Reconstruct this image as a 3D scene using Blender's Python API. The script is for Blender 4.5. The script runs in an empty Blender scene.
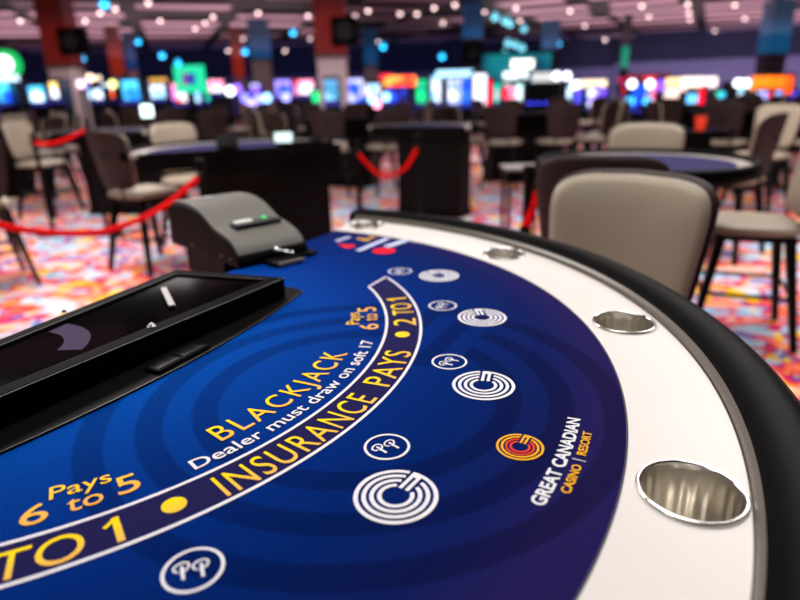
import bpy, bmesh, math, random
import numpy as np
from mathutils import Vector, Matrix
random.seed(7)
PI = math.pi
D2R = math.radians
S = bpy.context.scene
COL = S.collection

# ------------------------------------------------------------------ camera
F_PX, PITCH, ROLL = 602.5168, 0.3362154, -0.0263888
CAM_Z = 1.28
def cam_axes():
    cp, sp = math.cos(PITCH), math.sin(PITCH)
    w = Vector((0, cp, -sp)); r = Vector((1, 0, 0)); u = r.cross(w)
    c, s = math.cos(ROLL), math.sin(ROLL)
    return c*r + s*u, -s*r + c*u, w
RX, UX, WX = cam_axes()
cd = bpy.data.cameras.new('camera'); cam = bpy.data.objects.new('camera', cd); COL.objects.link(cam)
m = Matrix((RX, UX, -WX)).transposed().to_4x4(); m.translation = Vector((0, 0, CAM_Z))
cam.matrix_world = m
cd.sensor_width = 36; cd.lens = F_PX/800*36; cd.clip_start = .02; cd.clip_end = 300
cd.dof.use_dof = True; cd.dof.focus_distance = .72; cd.dof.aperture_fstop = 2.6
S.camera = cam
def ray(px, py):
    return RX*((px-400)/F_PX) - UX*((py-300)/F_PX) + WX
def at_z(px, py, z):                 # point of height z seen there
    d = ray(px, py); k = (z-CAM_Z)/d.z
    return Vector((0, 0, CAM_Z)) + d*k
def at_y(px, py, y):                 # point at depth y
    d = ray(px, py)
    return Vector((0, 0, CAM_Z)) + d*(y/d.y)

# ------------------------------------------------------------------ world, lights, exposure
S.view_settings.view_transform = 'Standard'; S.view_settings.look = 'None'
S.view_settings.exposure = 0.0; S.view_settings.gamma = 1; S.view_settings.use_curve_mapping = False
wd = bpy.data.worlds.new('world'); S.world = wd; wd.use_nodes = True
wd.node_tree.nodes['Background'].inputs[0].default_value = (.95, .82, .85, 1)
wd.node_tree.nodes['Background'].inputs[1].default_value = .07
def area(name, loc, size, power, color=(1, 1, 1), rot=(0, 0, 0), sy=None):
    l = bpy.data.lights.new(name, 'AREA'); l.size = size; l.energy = power; l.color = color
    if sy: l.shape = 'RECTANGLE'; l.size_y = sy
    o = bpy.data.objects.new(name, l); COL.objects.link(o); o.location = loc; o.rotation_euler = rot
    return o
CEIL = 3.8
area('table_pit_light', (.2, 1.6, 3.6), 1.6, 74, (1, .95, .9))
area('table_pit_light', (-2.5, -.6, 3.6), 1.2, 30, (1, .93, .88))
area('aisle_light', (-3.0, 4.4, 3.6), 2.5, 230, (1, .94, .92))
area('aisle_light', (3.2, 4.2, 3.6), 2.5, 200, (1, .94, .92))
area('aisle_light', (-5, 11, 3.6), 3, 90, (1, .94, .92))
area('aisle_light', (4, 11, 3.6), 3, 90, (1, .94, .92))
for x, y, sx, sy2, p in ((-14, 25, 22, 10, 980), (14, 25, 22, 10, 980)):   # added floating uplights, without fixtures, that brighten the ceiling
    area('added_ceiling_uplight', (x, y, 2.75), sx, p, (1, .68, .76), (PI, 0, 0), sy2)

area('added_hall_fill', (-6, 13, 3.6), 2, 120, (1, .8, .85))  # unseen fill lights added to brighten the far pillar bases
area('added_hall_fill', (1.5, 12.5, 3.6), 2, 120, (1, .8, .85))
area('added_wall_fill', (-14, 34, 1.6), 50, 260, (.25, .35, 1), (PI/2, 0, 0), 2.2)  # unseen fill lights added in front of the walls to tint them
area('added_wall_fill', (20.5, 28.5, 1.4), 24, 420, (.8, .75, 1), (PI/2, 0, -.61), 1.6)

# ------------------------------------------------------------------ materials
def lin(c):
    return tuple(((v/255)/12.92 if v/255 <= .04045 else ((v/255+.055)/1.055)**2.4) for v in c)
MATS = {}
def mat(name, rgb, rough=.5, metal=0, spec=.5, bump=0, bscale=200, vary=0, coat=0, sheen=0, ior=1.5):
    if name in MATS: return MATS[name]
    m = bpy.data.materials.new(name); m.use_nodes = True; nt = m.node_tree; b = nt.nodes['Principled BSDF']
    c = (*lin(rgb), 1)
    b.inputs['Base Color'].default_value = c; b.inputs['Roughness'].default_value = rough
    b.inputs['Metallic'].default_value = metal; b.inputs['Specular IOR Level'].default_value = spec
    b.inputs['IOR'].default_value = ior; b.inputs['Coat Weight'].default_value = coat; b.inputs['Sheen Weight'].default_value = sheen
    tc = nt.nodes.new('ShaderNodeTexCoord')
    n = nt.nodes.new('ShaderNodeTexNoise'); n.inputs['Scale'].default_value = bscale; n.inputs['Detail'].default_value = 3
    nt.links.new(tc.outputs['Object'], n.inputs['Vector'])
    mx = nt.nodes.new('ShaderNodeMix'); mx.data_type = 'RGBA'
    mx.inputs[6].default_value = tuple(v*(1-max(vary, .04)) for v in c[:3])+(1,); mx.inputs[7].default_value = tuple(min(1, v*(1+max(vary, .04))) for v in c[:3])+(1,)
    nt.links.new(n.outputs['Fac'], mx.inputs[0]); nt.links.new(mx.outputs[2], b.inputs['Base Color'])
    if bump:
        bp = nt.nodes.new('ShaderNodeBump'); bp.inputs['Strength'].default_value = bump; bp.inputs['Distance'].default_value = .001
        nt.links.new(n.outputs['Fac'], bp.inputs['Height']); nt.links.new(bp.outputs[0], b.inputs['Normal'])
    MATS[name] = m; return m
def emit(name, rgb, strength, rgb2=None, scale=4):
    if name in MATS: return MATS[name]
    m = bpy.data.materials.new(name); m.use_nodes = True; nt = m.node_tree; b = nt.nodes['Principled BSDF']
    b.inputs['Base Color'].default_value = (.02, .02, .02, 1); b.inputs['Emission Strength'].default_value = strength
    c1 = (*lin(rgb), 1); c2 = (*lin(rgb2 or rgb), 1)
    tc = nt.nodes.new('ShaderNodeTexCoord'); n = nt.nodes.new('ShaderNodeTexNoise'); n.inputs['Scale'].default_value = scale
    n.inputs['Detail'].default_value = 0
    r = nt.nodes.new('ShaderNodeValToRGB'); r.color_ramp.elements[0].position = .42; r.color_ramp.elements[1].position = .58
    r.color_ramp.elements[0].color = c1; r.color_ramp.elements[1].color = c2
    nt.links.new(tc.outputs['Object'], n.inputs['Vector']); nt.links.new(n.outputs['Fac'], r.inputs[0])
    nt.links.new(r.outputs[0], b.inputs['Emission Color'])
    MATS[name] = m; return m
def mnode(nt, op, a, b=None, c=None):
    n = nt.nodes.new('ShaderNodeMath'); n.operation = op
    for i, v in enumerate((a, b, c)):
        if v is None: continue
        if hasattr(v, 'type') and hasattr(v, 'node'): nt.links.new(v, n.inputs[i])
        else: n.inputs[i].default_value = v
    return n.outputs[0]
def ramp(nt, fac, stops, interp='LINEAR'):
    r = nt.nodes.new('ShaderNodeValToRGB'); cr = r.color_ramp; cr.interpolation = interp
    while len(cr.elements) < len(stops): cr.elements.new(.5)
    for e, (p, c) in zip(cr.elements, stops): e.position = p; e.color = (*lin(c), 1)
    nt.links.new(fac, r.inputs[0]); return r.outputs[0]

M_BLACKVINYL = mat('black_vinyl', (5, 5, 5), .46, ior=1.11, spec=.5, bump=.35, bscale=420)
M_TRIM = mat('trim_reflection_grey', (104, 97, 88), .3, spec=.4)  # grey stands for the white rim reflected in glossy black trim
M_WHITE = mat('white_laminate', (222, 217, 213), .38, spec=.35, bscale=3)
M_BLACK = mat('black_plastic', (4, 4, 4), .5, ior=1.18, bump=.2, bscale=900)
M_BLACKM = mat('black_metal', (5, 4, 5), .45, ior=1.25)
M_STEEL = mat('brushed_steel', (228, 223, 214), .28, metal=1)
M_CHROME = mat('chrome', (235, 235, 235), .08, metal=1)
M_GREY = mat('grey_plastic', (106, 104, 98), .55, spec=.35, bump=.1, bscale=900)
M_BEIGE = mat('beige_vinyl', (164, 152, 134), .5, spec=.4, bump=.12, bscale=60)
M_BROWN = mat('brown_shell', (46, 32, 32), .5, spec=.3)
M_DARKWOOD = mat('dark_wood', (11, 6, 6), .55, ior=1.2)
M_INK = mat('white_ink', (232, 232, 240), .8, spec=.1)
M_NAVY = mat('navy_ink', (22, 18, 74), .85, spec=.1)
M_PIPE = mat('orange_ink', (240, 175, 70), .8, spec=.1)

# ------------------------------------------------------------------ mesh helpers
def obj(name, bm, m, parent=None, smooth=False, bevel=0, seg=2, sub=0):
    me = bpy.data.meshes.new(name); bmesh.ops.recalc_face_normals(bm, faces=bm.faces[:]); bm.to_mesh(me); bm.free()
    o = bpy.data.objects.new(name, me); COL.objects.link(o); me.materials.append(m)
    if parent: o.parent = parent
    if smooth:
        for p in me.polygons: p.use_smooth = True
    if bevel:
        b = o.modifiers.new('bevel', 'BEVEL'); b.width = bevel; b.segments = seg; b.limit_method = 'ANGLE'; b.angle_limit = D2R(35)
        for p in me.polygons: p.use_smooth = True
        b.harden_normals = True
    if sub:
        b = o.modifiers.new('sub', 'SUBSURF'); b.levels = sub; b.render_levels = sub
    return o
def tag(o, label, cat=None, group=None, kind=None):
    if label: o['label'] = label
    if cat: o['category'] = cat
    if group: o['group'] = group
    if kind: o['kind'] = kind
    return o
def thing(name, label, cat, loc=(0, 0, 0), rz=0, group=None):
    o = bpy.data.objects.new(name, None); COL.objects.link(o); o.location = loc; o.rotation_euler = (0, 0, rz)
    o.empty_display_size = .1
    return tag(o, label, cat, group)
def struct(name, bm, m):
    o = obj(name, bm, m); o['kind'] = 'structure'; return o
def dup(root, loc, rz, label=None, group=None, scale=1):
    r = root.copy(); COL.objects.link(r); r.location = loc; r.rotation_euler = (0, 0, rz); r.scale = (scale,)*3
    if 'group' in r and not group: del r['group']
    if label: r['label'] = label
    if group: r['group'] = group
    for ch in list(root.children):
        c = ch.copy(); COL.objects.link(c); c.parent = r
        for g in ch.children:
            d = g.copy(); COL.objects.link(d); d.parent = c
    return r
def box(bm, c, s, rz=0, M=None):
    mt = Matrix.Translation(c) @ Matrix.Rotation(rz, 4, 'Z') @ Matrix.Diagonal((*s, 1))
    if M is not None: mt = M @ mt
    return bmesh.ops.create_cube(bm, size=1, matrix=mt)
def cyl(bm, a, b, r1, r2=None, n=16):
    a, b = Vector(a), Vector(b); d = b-a; r2 = r1 if r2 is None else r2
    q = d.to_track_quat('Z', 'Y').to_matrix().to_4x4()
    bmesh.ops.create_cone(bm, cap_ends=True, segments=n, radius1=r1, radius2=r2, depth=d.length, matrix=Matrix.Translation((a+b)/2) @ q)
def bar(bm, a, b, w, t, w2=None, t2=None):       # tapered rectangular bar
    a, b = Vector(a), Vector(b); w2 = w if w2 is None else w2; t2 = t if t2 is None else t2
    vs = []
    for p, ww, tt in ((a, w, t), (b, w2, t2)):
        for sx, sy in ((-1, -1), (1, -1), (1, 1), (-1, 1)): vs.append(bm.verts.new(p+Vector((sx*ww/2, sy*tt/2, 0))))
    bm.faces.new(vs[0:4][::-1]); bm.faces.new(vs[4:8])
    for i in range(4):
        j = (i+1) % 4; bm.faces.new((vs[i], vs[j], vs[4+j], vs[4+i]))
def tube(bm, pts, r, n=10):
    pts = [Vector(p) for p in pts]; rings = []
    for i, p in enumerate(pts):
        t = (pts[min(i+1, len(pts)-1)]-pts[max(i-1, 0)]).normalized()
        up = Vector((0, 0, 1)) if abs(t.z) < .95 else Vector((1, 0, 0))
        a = t.cross(up).normalized(); b = a.cross(t)
        rr = r[i] if isinstance(r, (list, tuple)) else r
        rings.append([bm.verts.new(p+rr*(math.cos(2*PI*k/n)*a+math.sin(2*PI*k/n)*b)) for k in range(n)])
    for A, B in zip(rings, rings[1:]):
        for k in range(n): bm.faces.new((A[k], A[(k+1) % n], B[(k+1) % n], B[k]))
    bm.faces.new(rings[0][::-1]); bm.faces.new(rings[-1])
def sweep(bm, prof, a0, a1, n, closed=True, scale=None, cen=(0, 0)):   # profile (r,z) swept by angle (deg)
    rings = []
    full = abs(abs(a1-a0)-360) < 1e-6
    for i in range(n if full else n+1):
        t = D2R(a0+(a1-a0)*i/n); s = scale(i/n) if scale else 1
        rm = sum(p[0] for p in prof)/len(prof); zm = min(p[1] for p in prof)
        rings.append([bm.verts.new((cen[0]+(rm+(r-rm)*s)*math.cos(t), cen[1]+(rm+(r-rm)*s)*math.sin(t), zm+(z-zm)*s)) for r, z in prof])
    k = len(prof)
    prs = list(zip(rings, rings[1:]))+([(rings[-1], rings[0])] if full else [])
    for A, B in prs:
        for j in range(k if closed else k-1):
            bm.faces.new((A[j], A[(j+1) % k], B[(j+1) % k], B[j]))
    if closed and not full:
        bm.faces.new(rings[0][::-1]); bm.faces.new(rings[-1])
def prism(bm, outline, z0, z1, holes=()):
    edges = []; loops = [outline]+list(holes)
    for L in loops:
        vs = [bm.verts.new((x, y, z1)) for x, y in L]
        for i in range(len(vs)): edges.append(bm.edges.new((vs[i], vs[(i+1) % len(vs)])))
    r = bmesh.ops.triangle_fill(bm, use_beauty=True, use_dissolve=False, edges=edges)
    fs = [g for g in r['geom'] if isinstance(g, bmesh.types.BMFace)]
    if abs(z1-z0) > 1e-9:
        e = bmesh.ops.extrude_face_region(bm, geom=fs)
        vs = [g for g in e['geom'] if isinstance(g, bmesh.types.BMVert)]
        bmesh.ops.translate(bm, verts=vs, vec=(0, 0, z0-z1))
def flat(bm, pts, z):
    bm.faces.new([bm.verts.new((x, y, z)) for x, y in pts])
def ribbon(bm, pts, w, z, close=False):
    n = len(pts); L = []; R = []
    for i in range(n):
        a = Vector(pts[(i-1) % n if close else max(i-1, 0)]); b = Vector(pts[(i+1) % n if close else min(i+1, n-1)])
        t = (b-a).normalized(); nn = Vector((-t.y, t.x))*w/2; p = Vector(pts[i])
        L.append(bm.verts.new((p.x+nn.x, p.y+nn.y, z))); R.append(bm.verts.new((p.x-nn.x, p.y-nn.y, z)))
    for i in range(n if close else n-1):
        j = (i+1) % n; bm.faces.new((L[i], L[j], R[j], R[i]))
def arcpts(cx, cy, r, a0, a1, n):
    return [(cx+r*math.cos(D2R(a0+(a1-a0)*i/n)), cy+r*math.sin(D2R(a0+(a1-a0)*i/n))) for i in range(n+1)]

# ------------------------------------------------------------------ structure
bm = bmesh.new(); flat(bm, [(-40, -6), (40, -6), (40, 42), (-40, 42)], 0); floor = struct('floor', bm, None or mat('tmp', (0, 0, 0)))
def carpet():
    m = bpy.data.materials.new('patterned_carpet'); m.use_nodes = True; nt = m.node_tree; b = nt.nodes['Principled BSDF']
    b.inputs['Roughness'].default_value = .95; b.inputs['Specular IOR Level'].default_value = .1
    tc = nt.nodes.new('ShaderNodeTexCoord')
    mp = nt.nodes.new('ShaderNodeMapping'); mp.inputs['Rotation'].default_value = (0, 0, .5); mp.inputs['Scale'].default_value = (1, 1.25, 1)
    nt.links.new(tc.outputs['Object'], mp.inputs[0])
    wn = nt.nodes.new('ShaderNodeTexNoise'); wn.inputs['Scale'].default_value = 2.2; wn.inputs['Detail'].default_value = 3
    nt.links.new(mp.outputs[0], wn.inputs['Vector'])
    ad = nt.nodes.new('ShaderNodeMix'); ad.data_type = 'VECTOR'; ad.blend_type = 'MIX' if hasattr(ad, 'blend_type') else None
    ad.inputs[0].default_value = .18
    nt.links.new(mp.outputs[0], ad.inputs[4]); nt.links.new(wn.outputs['Color'], ad.inputs[5])
    def noise(scale, det, dist, off):
        m3 = nt.nodes.new('ShaderNodeMapping'); m3.inputs['Location'].default_value = off; nt.links.new(ad.outputs[1], m3.inputs[0])
        n = nt.nodes.new('ShaderNodeTexNoise'); n.inputs['Scale'].default_value = scale; n.inputs['Detail'].default_value = det; n.inputs['Distortion'].default_value = dist
        nt.links.new(m3.outputs[0], n.inputs['Vector']); return n.outputs['Fac']
    def mixc(f, a, c):
        x = nt.nodes.new('ShaderNodeMix'); x.data_type = 'RGBA'; nt.links.new(f, x.inputs[0]); nt.links.new(a, x.inputs[6])
        x.inputs[7].default_value = (*lin(c), 1); return x.outputs[2]
    def gate(v, lo, hi):
        g = nt.nodes.new('ShaderNodeMapRange'); g.inputs[1].default_value = lo; g.inputs[2].default_value = hi; nt.links.new(v, g.inputs[0]); return g.outputs[0]
    c = ramp(nt, noise(2.6, 2.5, 1.6, (0, 0, 0)), [(.30, (120, 180, 215)), (.40, (176, 205, 222)), (.455, (214, 206, 226)), (.475, (70, 60, 160)), (.495, (205, 20, 90)), (.52, (240, 70, 70)), (.56, (252, 130, 90)), (.62, (250, 190, 165)), (.68, (236, 200, 215)), (.74, (150, 190, 220))])
    c = mixc(gate(noise(6.5, 1, .6, (5, 3, 0)), .60, .64), c, (255, 196, 10))
    c = mixc(gate(noise(5.5, 1, .6, (9, 1, 4)), .61, .66), c, (205, 220, 236))
    c = mixc(gate(noise(7.5, 1, .8, (2, 8, 4)), .635, .67), c, (214, 14, 84))
    c = mixc(gate(noise(4.5, 1, .8, (12, 8, 1)), .65, .69), c, (84, 120, 190))
    nt.links.new(c, b.inputs['Base Color'])
    return m
floor.data.materials[0] = carpet()

def rotbox(bm, cx, cy, z, sx, sy, sz, ang): box(bm, (cx, cy, z), (sx, sy, sz), ang)
# ceiling: dark deck, with long mauve acoustic panels hung from it in two bays that meet at an angle
bm = bmesh.new(); flat(bm, [(-40, -6), (40, -6), (40, 42), (-40, 42)], CEIL+.15)
struct('ceiling', bm, mat('dark_deck', (7, 5, 8), .9))
M_PANEL = mat('mauve_panel', (192, 164, 176), .8, bscale=.8, vary=.12)
def bay(bx, ang, side, name):
    bm = bmesh.new(); c, s = math.cos(ang), math.sin(ang)          # beams run along (sin, cos)
    fwd = Vector((s, c)); rt = Vector((c, -s))
    for i in range(-22, 23):
        for j in range(0, 22):
            p = rt*(i*3.2+.8)+fwd*(j*2.5+1.2)
            if not (-38 < p.x < 38 and 3 < p.y < 41): continue
            if side*(p.x-(bx+.07*p.y)) < 1.2: continue
            w = 2.75 if random.random() > .08 else 2.1
            if math.sin(i*1.7+j*2.3) > .93: continue
            box(bm, (p.x, p.y, CEIL+.02), (w, 1.15, .02), -ang)
    return struct(name, bm, M_PANEL)
bay(1.5, D2R(26.5), 1, 'ceiling_panel_right')
bay(1.5, D2R(-19.5), -1, 'ceiling_panel_left')

bm = bmesh.new(); box(bm, (-14, 38.2, 2.0), (54, .3, 4.0)); struct('wall_back', bm, mat('navy_wall', (34, 34, 62), .8, vary=.3, bscale=.6))
a, b_ = Vector((13, 38.0)), Vector((36, 22)); mdl = (a+b_)/2; dv = b_-a
bm = bmesh.new(); box(bm, (mdl.x, mdl.y, 2.0), (dv.length, .3, 4.0), math.atan2(dv.y, dv.x)); struct('wall_right', bm, mat('navy_wall', (0, 0, 0)))
bm = bmesh.new(); box(bm, (-38, 18, 2.0), (.3, 40, 4.0)); struct('wall_left', bm, mat('navy_wall', (0, 0, 0)))
# lavender lower wall band
bm = bmesh.new(); box(bm, (mdl.x-.12, mdl.y-.2, 1.2), (dv.length, .1, 2.4), math.atan2(dv.y, dv.x)); struct('trim_1', bm, mat('lavender_wall', (112, 104, 140), .8, vary=.1, bscale=1))
bm = bmesh.new(); box(bm, (-14, 37.95, 1.1), (54, .1, 2.2)); struct('trim_2', bm, mat('lavender_wall', (0, 0, 0)))

# ------------------------------------------------------------------ the blackjack table
TOP = .92
CX, CY = -.567, .90
CBX, CBY = -.56, .914
AX = -27.0
R_FELT, R_WHITE = .854, .984
ua = D2R(AX); UV = Vector((math.cos(ua), math.sin(ua))); VV = Vector((-math.sin(ua), math.cos(ua)))
FO = (.006, -.043); WO = (-.006, -.022)   # the felt edge and the rail are struck from slightly different centres
def loc(u, v): p = UV*u+VV*v; return (p.x, p.y)           # local (root) coordinates
table = thing('blackjack_table', 'large blue felt blackjack table with white rim and black padded rail, in the foreground', 'gaming table', (CX, CY, 0))

def felt_mat():
    m = bpy.data.materials.new('printed_blue_felt'); m.use_nodes = True; nt = m.node_tree; b = nt.nodes['Principled BSDF']
    b.inputs['Roughness'].default_value = .95; b.inputs['Specular IOR Level'].default_value = .03
    tc = nt.nodes.new('ShaderNodeTexCoord'); sx = nt.nodes.new('ShaderNodeSeparateXYZ'); nt.links.new(tc.outputs['Object'], sx.inputs[0])
    X, Y = sx.outputs[0], sx.outputs[1]
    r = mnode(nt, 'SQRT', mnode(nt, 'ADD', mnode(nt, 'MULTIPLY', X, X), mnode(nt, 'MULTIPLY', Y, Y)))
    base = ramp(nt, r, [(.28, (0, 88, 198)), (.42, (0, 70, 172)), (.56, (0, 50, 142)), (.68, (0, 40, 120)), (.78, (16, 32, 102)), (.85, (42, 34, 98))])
    # dark concentric rings of the big emblem, cut by its slot
    ecx, ecy = -.055-CX, .686-CY
    dx = mnode(nt, 'SUBTRACT', X, ecx); dy = mnode(nt, 'SUBTRACT', Y, ecy)
    er = mnode(nt, 'SQRT', mnode(nt, 'ADD', mnode(nt, 'MULTIPLY', dx, dx), mnode(nt, 'MULTIPLY', dy, dy)))
    a = D2R(AX+90); ca, sa = math.cos(a), math.sin(a)
    lx = mnode(nt, 'ADD', mnode(nt, 'MULTIPLY', dx, ca), mnode(nt, 'MULTIPLY', dy, sa))
    ly = mnode(nt, 'ADD', mnode(nt, 'MULTIPLY', dx, -sa), mnode(nt, 'MULTIPLY', dy, ca))
    def band(v, c, h, soft=.004):
        d = mnode(nt, 'ABSOLUTE', mnode(nt, 'SUBTRACT', v, c))
        k = mnode(nt, 'DIVIDE', mnode(nt, 'SUBTRACT', h, d), soft)
        n = nt.nodes.new('ShaderNodeClamp'); nt.links.new(k, n.inputs[0]); return n.outputs[0]
    rings = None
    for rr in (.312, .250, .188):
        k = band(er, rr, .017); rings = k if rings is None else mnode(nt, 'MAXIMUM', rings, k)
    slot = mnode(nt, 'MULTIPLY', band(ly, -.012, .073), mnode(nt, 'GREATER_THAN', lx, .0))
    bars = mnode(nt, 'MULTIPLY', mnode(nt, 'MAXIMUM', band(ly, .025, .017), band(ly, -.038, .017)), band(lx, .21, .115))
    rings = mnode(nt, 'MAXIMUM', mnode(nt, 'MULTIPLY', rings, mnode(nt, 'SUBTRACT', 1.0, slot)), bars)
    outer = mnode(nt, 'MULTIPLY', band(er, .312, .017), mnode(nt, 'LESS_THAN', ly, .035))
    rings = mnode(nt, 'MAXIMUM', rings, outer)
    nz = nt.nodes.new('ShaderNodeTexNoise'); nz.inputs['Scale'].default_value = 700; nz.inputs['Detail'].default_value = 2
    nt.links.new(tc.outputs['Object'], nz.inputs['Vector'])
    mul = nt.nodes.new('ShaderNodeMix'); mul.data_type = 'RGBA'; mul.blend_type = 'MULTIPLY'; mul.inputs[7].default_value = (.70, .62, .66, 1)
    nt.links.new(rings, mul.inputs[0]); nt.links.new(base, mul.inputs[6])
    m2 = nt.nodes.new('ShaderNodeMix'); m2.data_type = 'RGBA'; m2.blend_type = 'MULTIPLY'; m2.inputs[0].default_value = .8
    g = ramp(nt, nz.outputs['Fac'], [(.3, (120, 120, 120)), (.7, (255, 255, 255))])
    nt.links.new(mul.outputs[2], m2.inputs[6]); nt.links.new(g, m2.inputs[7]); nt.links.new(m2.outputs[2], b.inputs['Base Color'])
    bp = nt.nodes.new('ShaderNodeBump'); bp.inputs['Strength'].default_value = .25; bp.inputs['Distance'].default_value = .0005
    nt.links.new(nz.outputs['Fac'], bp.inputs['Height']); nt.links.new(bp.outputs[0], b.inputs['Normal'])
    return m
M_FELT = felt_mat()
bm = bmesh.new(); prism(bm, arcpts(*FO, R_FELT, AX-90, AX+90, 180), TOP-.03, TOP)
felt = obj('felt_layout', bm, M_FELT, table)
CUPS = [(.938, -.55), (.921, 26.25), (.910, 54.7), (.903, 85.0), (.936, -27.4), (.93, -54.5), (.92, -81)]
def cpos(c): return (c[0]*math.cos(D2R(AX+c[1])), c[0]*math.sin(D2R(AX+c[1])))
bm = bmesh.new()
ring = arcpts(*WO, R_WHITE, AX-90, AX+90, 200)+arcpts(*FO, R_FELT+.0012, AX+90, AX-90, 180)
holes = [arcpts(*cpos(c), .0455, 0, 360, 48)[:-1] for c in CUPS]
prism(bm, ring, TOP-.03, TOP+.0008, holes)
tag(obj('white_rim', bm, M_WHITE, table), 'glossy white laminate rim')
bm = bmesh.new(); sweep(bm, [(R_WHITE+.0002, -.02+TOP), (R_WHITE+.0002, TOP+.0045), (R_WHITE+.002, TOP+.009), (R_WHITE+.006, TOP+.014), (R_WHITE+.009, TOP-.02)], AX-90, AX+90, 200, cen=WO)
tag(obj('rail_trim', bm, M_TRIM, table, smooth=False), 'thin trim strip in painted reflection grey')
bm = bmesh.new(); sweep(bm, [(R_FELT-.0006, TOP), (R_FELT-.0006, TOP+.0011), (R_FELT+.0016, TOP+.0011), (R_FELT+.0016, TOP)], AX-90, AX+90, 200, cen=FO)
obj('rim_seam', bm, mat('dark_seam', (40, 30, 60), .6), table)
bm = bmesh.new(); sweep(bm, [(R_WHITE-.0012, TOP), (R_WHITE-.0012, TOP+.0016), (R_WHITE+.0004, TOP+.0016), (R_WHITE+.0004, TOP)], AX-90, AX+90, 200, cen=WO)
obj('rail_seam', bm, mat('black_seam', (30, 24, 18), .5), table)
prof = [(.9885, -.045), (.989, .010), (.992, .016), (1.000, .021), (1.014, .0252), (1.032, .026), (1.048, .0225), (1.060, .014), (1.067, 0), (1.069, -.018), (1.064, -.036), (1.05, -.05), (1.02, -.055)]
bm = bmesh.new(); sweep(bm, [(r, z+TOP) for r, z in prof], AX-92.2, AX+92.2, 240, scale=lambda t: 1-.75*max(0, 1-min(t, 1-t)/.006)**2.2, cen=WO)
obj('padded_rail', bm, M_BLACKVINYL, table, smooth=True)
bm = bmesh.new(); prism(bm, arcpts(0, 0, .80, AX-90, AX+90, 60), TOP-.12, TOP-.031); obj('apron', bm, M_DARKWOOD, table)
bm = bmesh.new()
p0 = loc(.33, 0); box(bm, (p0[0], p0[1], .42), (.5, 1.1, .76), ua)
obj('pedestal', bm, M_DARKWOOD, table, bevel=.01)
bm = bmesh.new(); box(bm, (p0[0], p0[1], .03), (.6, 1.2, .06), ua); obj('base', bm, M_BLACK, table, bevel=.006)

# cup holders
def cup(c):
    bm = bmesh.new(); n = 160
    prof = [(.0484, 0, 0), (.0484, .0022, 0), (.0470, .0034, 0), (.0452, .0028, 0), (.0442, .0006, 0), (.0436, -.004, .5), (.0430, -.010, 1), (.0425, -.04, 1), (.0418, -.072, 1), (.0395, -.078, .3), (.03, -.079, 0), (.001, -.079, 0)]
    rings = []
    for r, z, fl in prof:
        rings.append([])
        for k in range(n):
            t = 2*PI*k/n; rr = r+fl*(.0005*math.cos(t*20)-.0005)
            rings[-1].append(bm.verts.new((rr*math.cos(t), rr*math.sin(t), z)))
    for A, B in zip(rings, rings[1:]):
        for k in range(n): bm.faces.new((A[k], A[(k+1) % n], B[(k+1) % n], B[k]))
    bm.faces.new(rings[-1])
    o = obj('cup_holder', bm, M_STEEL, table, smooth=True)
    o.location = (*cpos(c), TOP+.001)
    tag(o, 'ribbed stainless steel cup holder')
    bm = bmesh.new(); sweep(bm, [(.0440, .0004), (.0445, .0022), (.0454, .0034), (.0466, .0037), (.0478, .0028), (.0486, .0010), (.0487, 0)], 0, 360, 64)
    obj('cup_rim', bm, M_CHROME, o, smooth=True)
for c in CUPS: cup(c)

# ------------------------------------------------------------------ printed layout
Z0 = TOP+.0005
def font_mesh(s, spacing=1.0, off=0):
    cu = bpy.data.curves.new('t', 'FONT'); cu.body = s; cu.space_character = spacing; cu.resolution_u = 4; cu.offset = off
    o = bpy.data.objects.new('t', cu); COL.objects.link(o)
    bpy.context.view_layer.update()
    me = bpy.data.meshes.new_from_object(o.evaluated_get(bpy.context.evaluated_depsgraph_get()))
    vs = [(v.co.x, v.co.y) for v in me.vertices]; fs = [tuple(p.vertices) for p in me.polygons]
    bpy.data.objects.remove(o); bpy.data.curves.remove(cu); bpy.data.meshes.remove(me)
    return vs, fs
CAPH = max(v[1] for v in font_mesh('H')[0])
def put_text(bm, s, a0, a1, rb, cap, cen=(CBX, CBY), z=Z0+.0006, spacing=1.0, bold=0):
    vs, fs = font_mesh(s, spacing, bold/cap*CAPH)
    x0 = min(v[0] for v in vs); x1 = max(v[0] for v in vs); k = cap/CAPH
    offs = [(0, 0)]
    for dx, dy in offs:
        nv = []
        for x, y in vs:
            a = D2R(a0+(a1-a0)*(x-x0)/(x1-x0)); r = rb-y*k-dy
            nv.append(bm.verts.new((cen[0]-CX+r*math.cos(a)-dx*math.sin(a), cen[1]-CY+r*math.sin(a)+dx*math.cos(a), z+(abs(dx)+abs(dy))*.05)))
        for f in fs:
            try: bm.faces.new([nv[i] for i in f])
            except ValueError: pass
def grad_ink(name, r0, r1, c0, c1):
    m = bpy.data.materials.new(name); m.use_nodes = True; nt = m.node_tree; b = nt.nodes['Principled BSDF']
    b.inputs['Roughness'].default_value = .85; b.inputs['Specular IOR Level'].default_value = .1
    tc = nt.nodes.new('ShaderNodeTexCoord'); sx = nt.nodes.new('ShaderNodeSeparateXYZ'); nt.links.new(tc.outputs['Object'], sx.inputs[0])
    dx = mnode(nt, 'SUBTRACT', sx.outputs[0], CBX-CX); dy = mnode(nt, 'SUBTRACT', sx.outputs[1], CBY-CY)
    r = mnode(nt, 'SQRT', mnode(nt, 'ADD', mnode(nt, 'MULTIPLY', dx, dx), mnode(nt, 'MULTIPLY', dy, dy)))
    mr = nt.nodes.new('ShaderNodeMapRange'); mr.inputs[1].default_value = r0; mr.inputs[2].default_value = r1
    nt.links.new(r, mr.inputs[0])
    nt.links.new(ramp(nt, mr.outputs[0], [(.25, c0), (.85, c1)]), b.inputs['Base Color']); return m
YB, YO = (255, 216, 20), (250, 188, 84)
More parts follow.
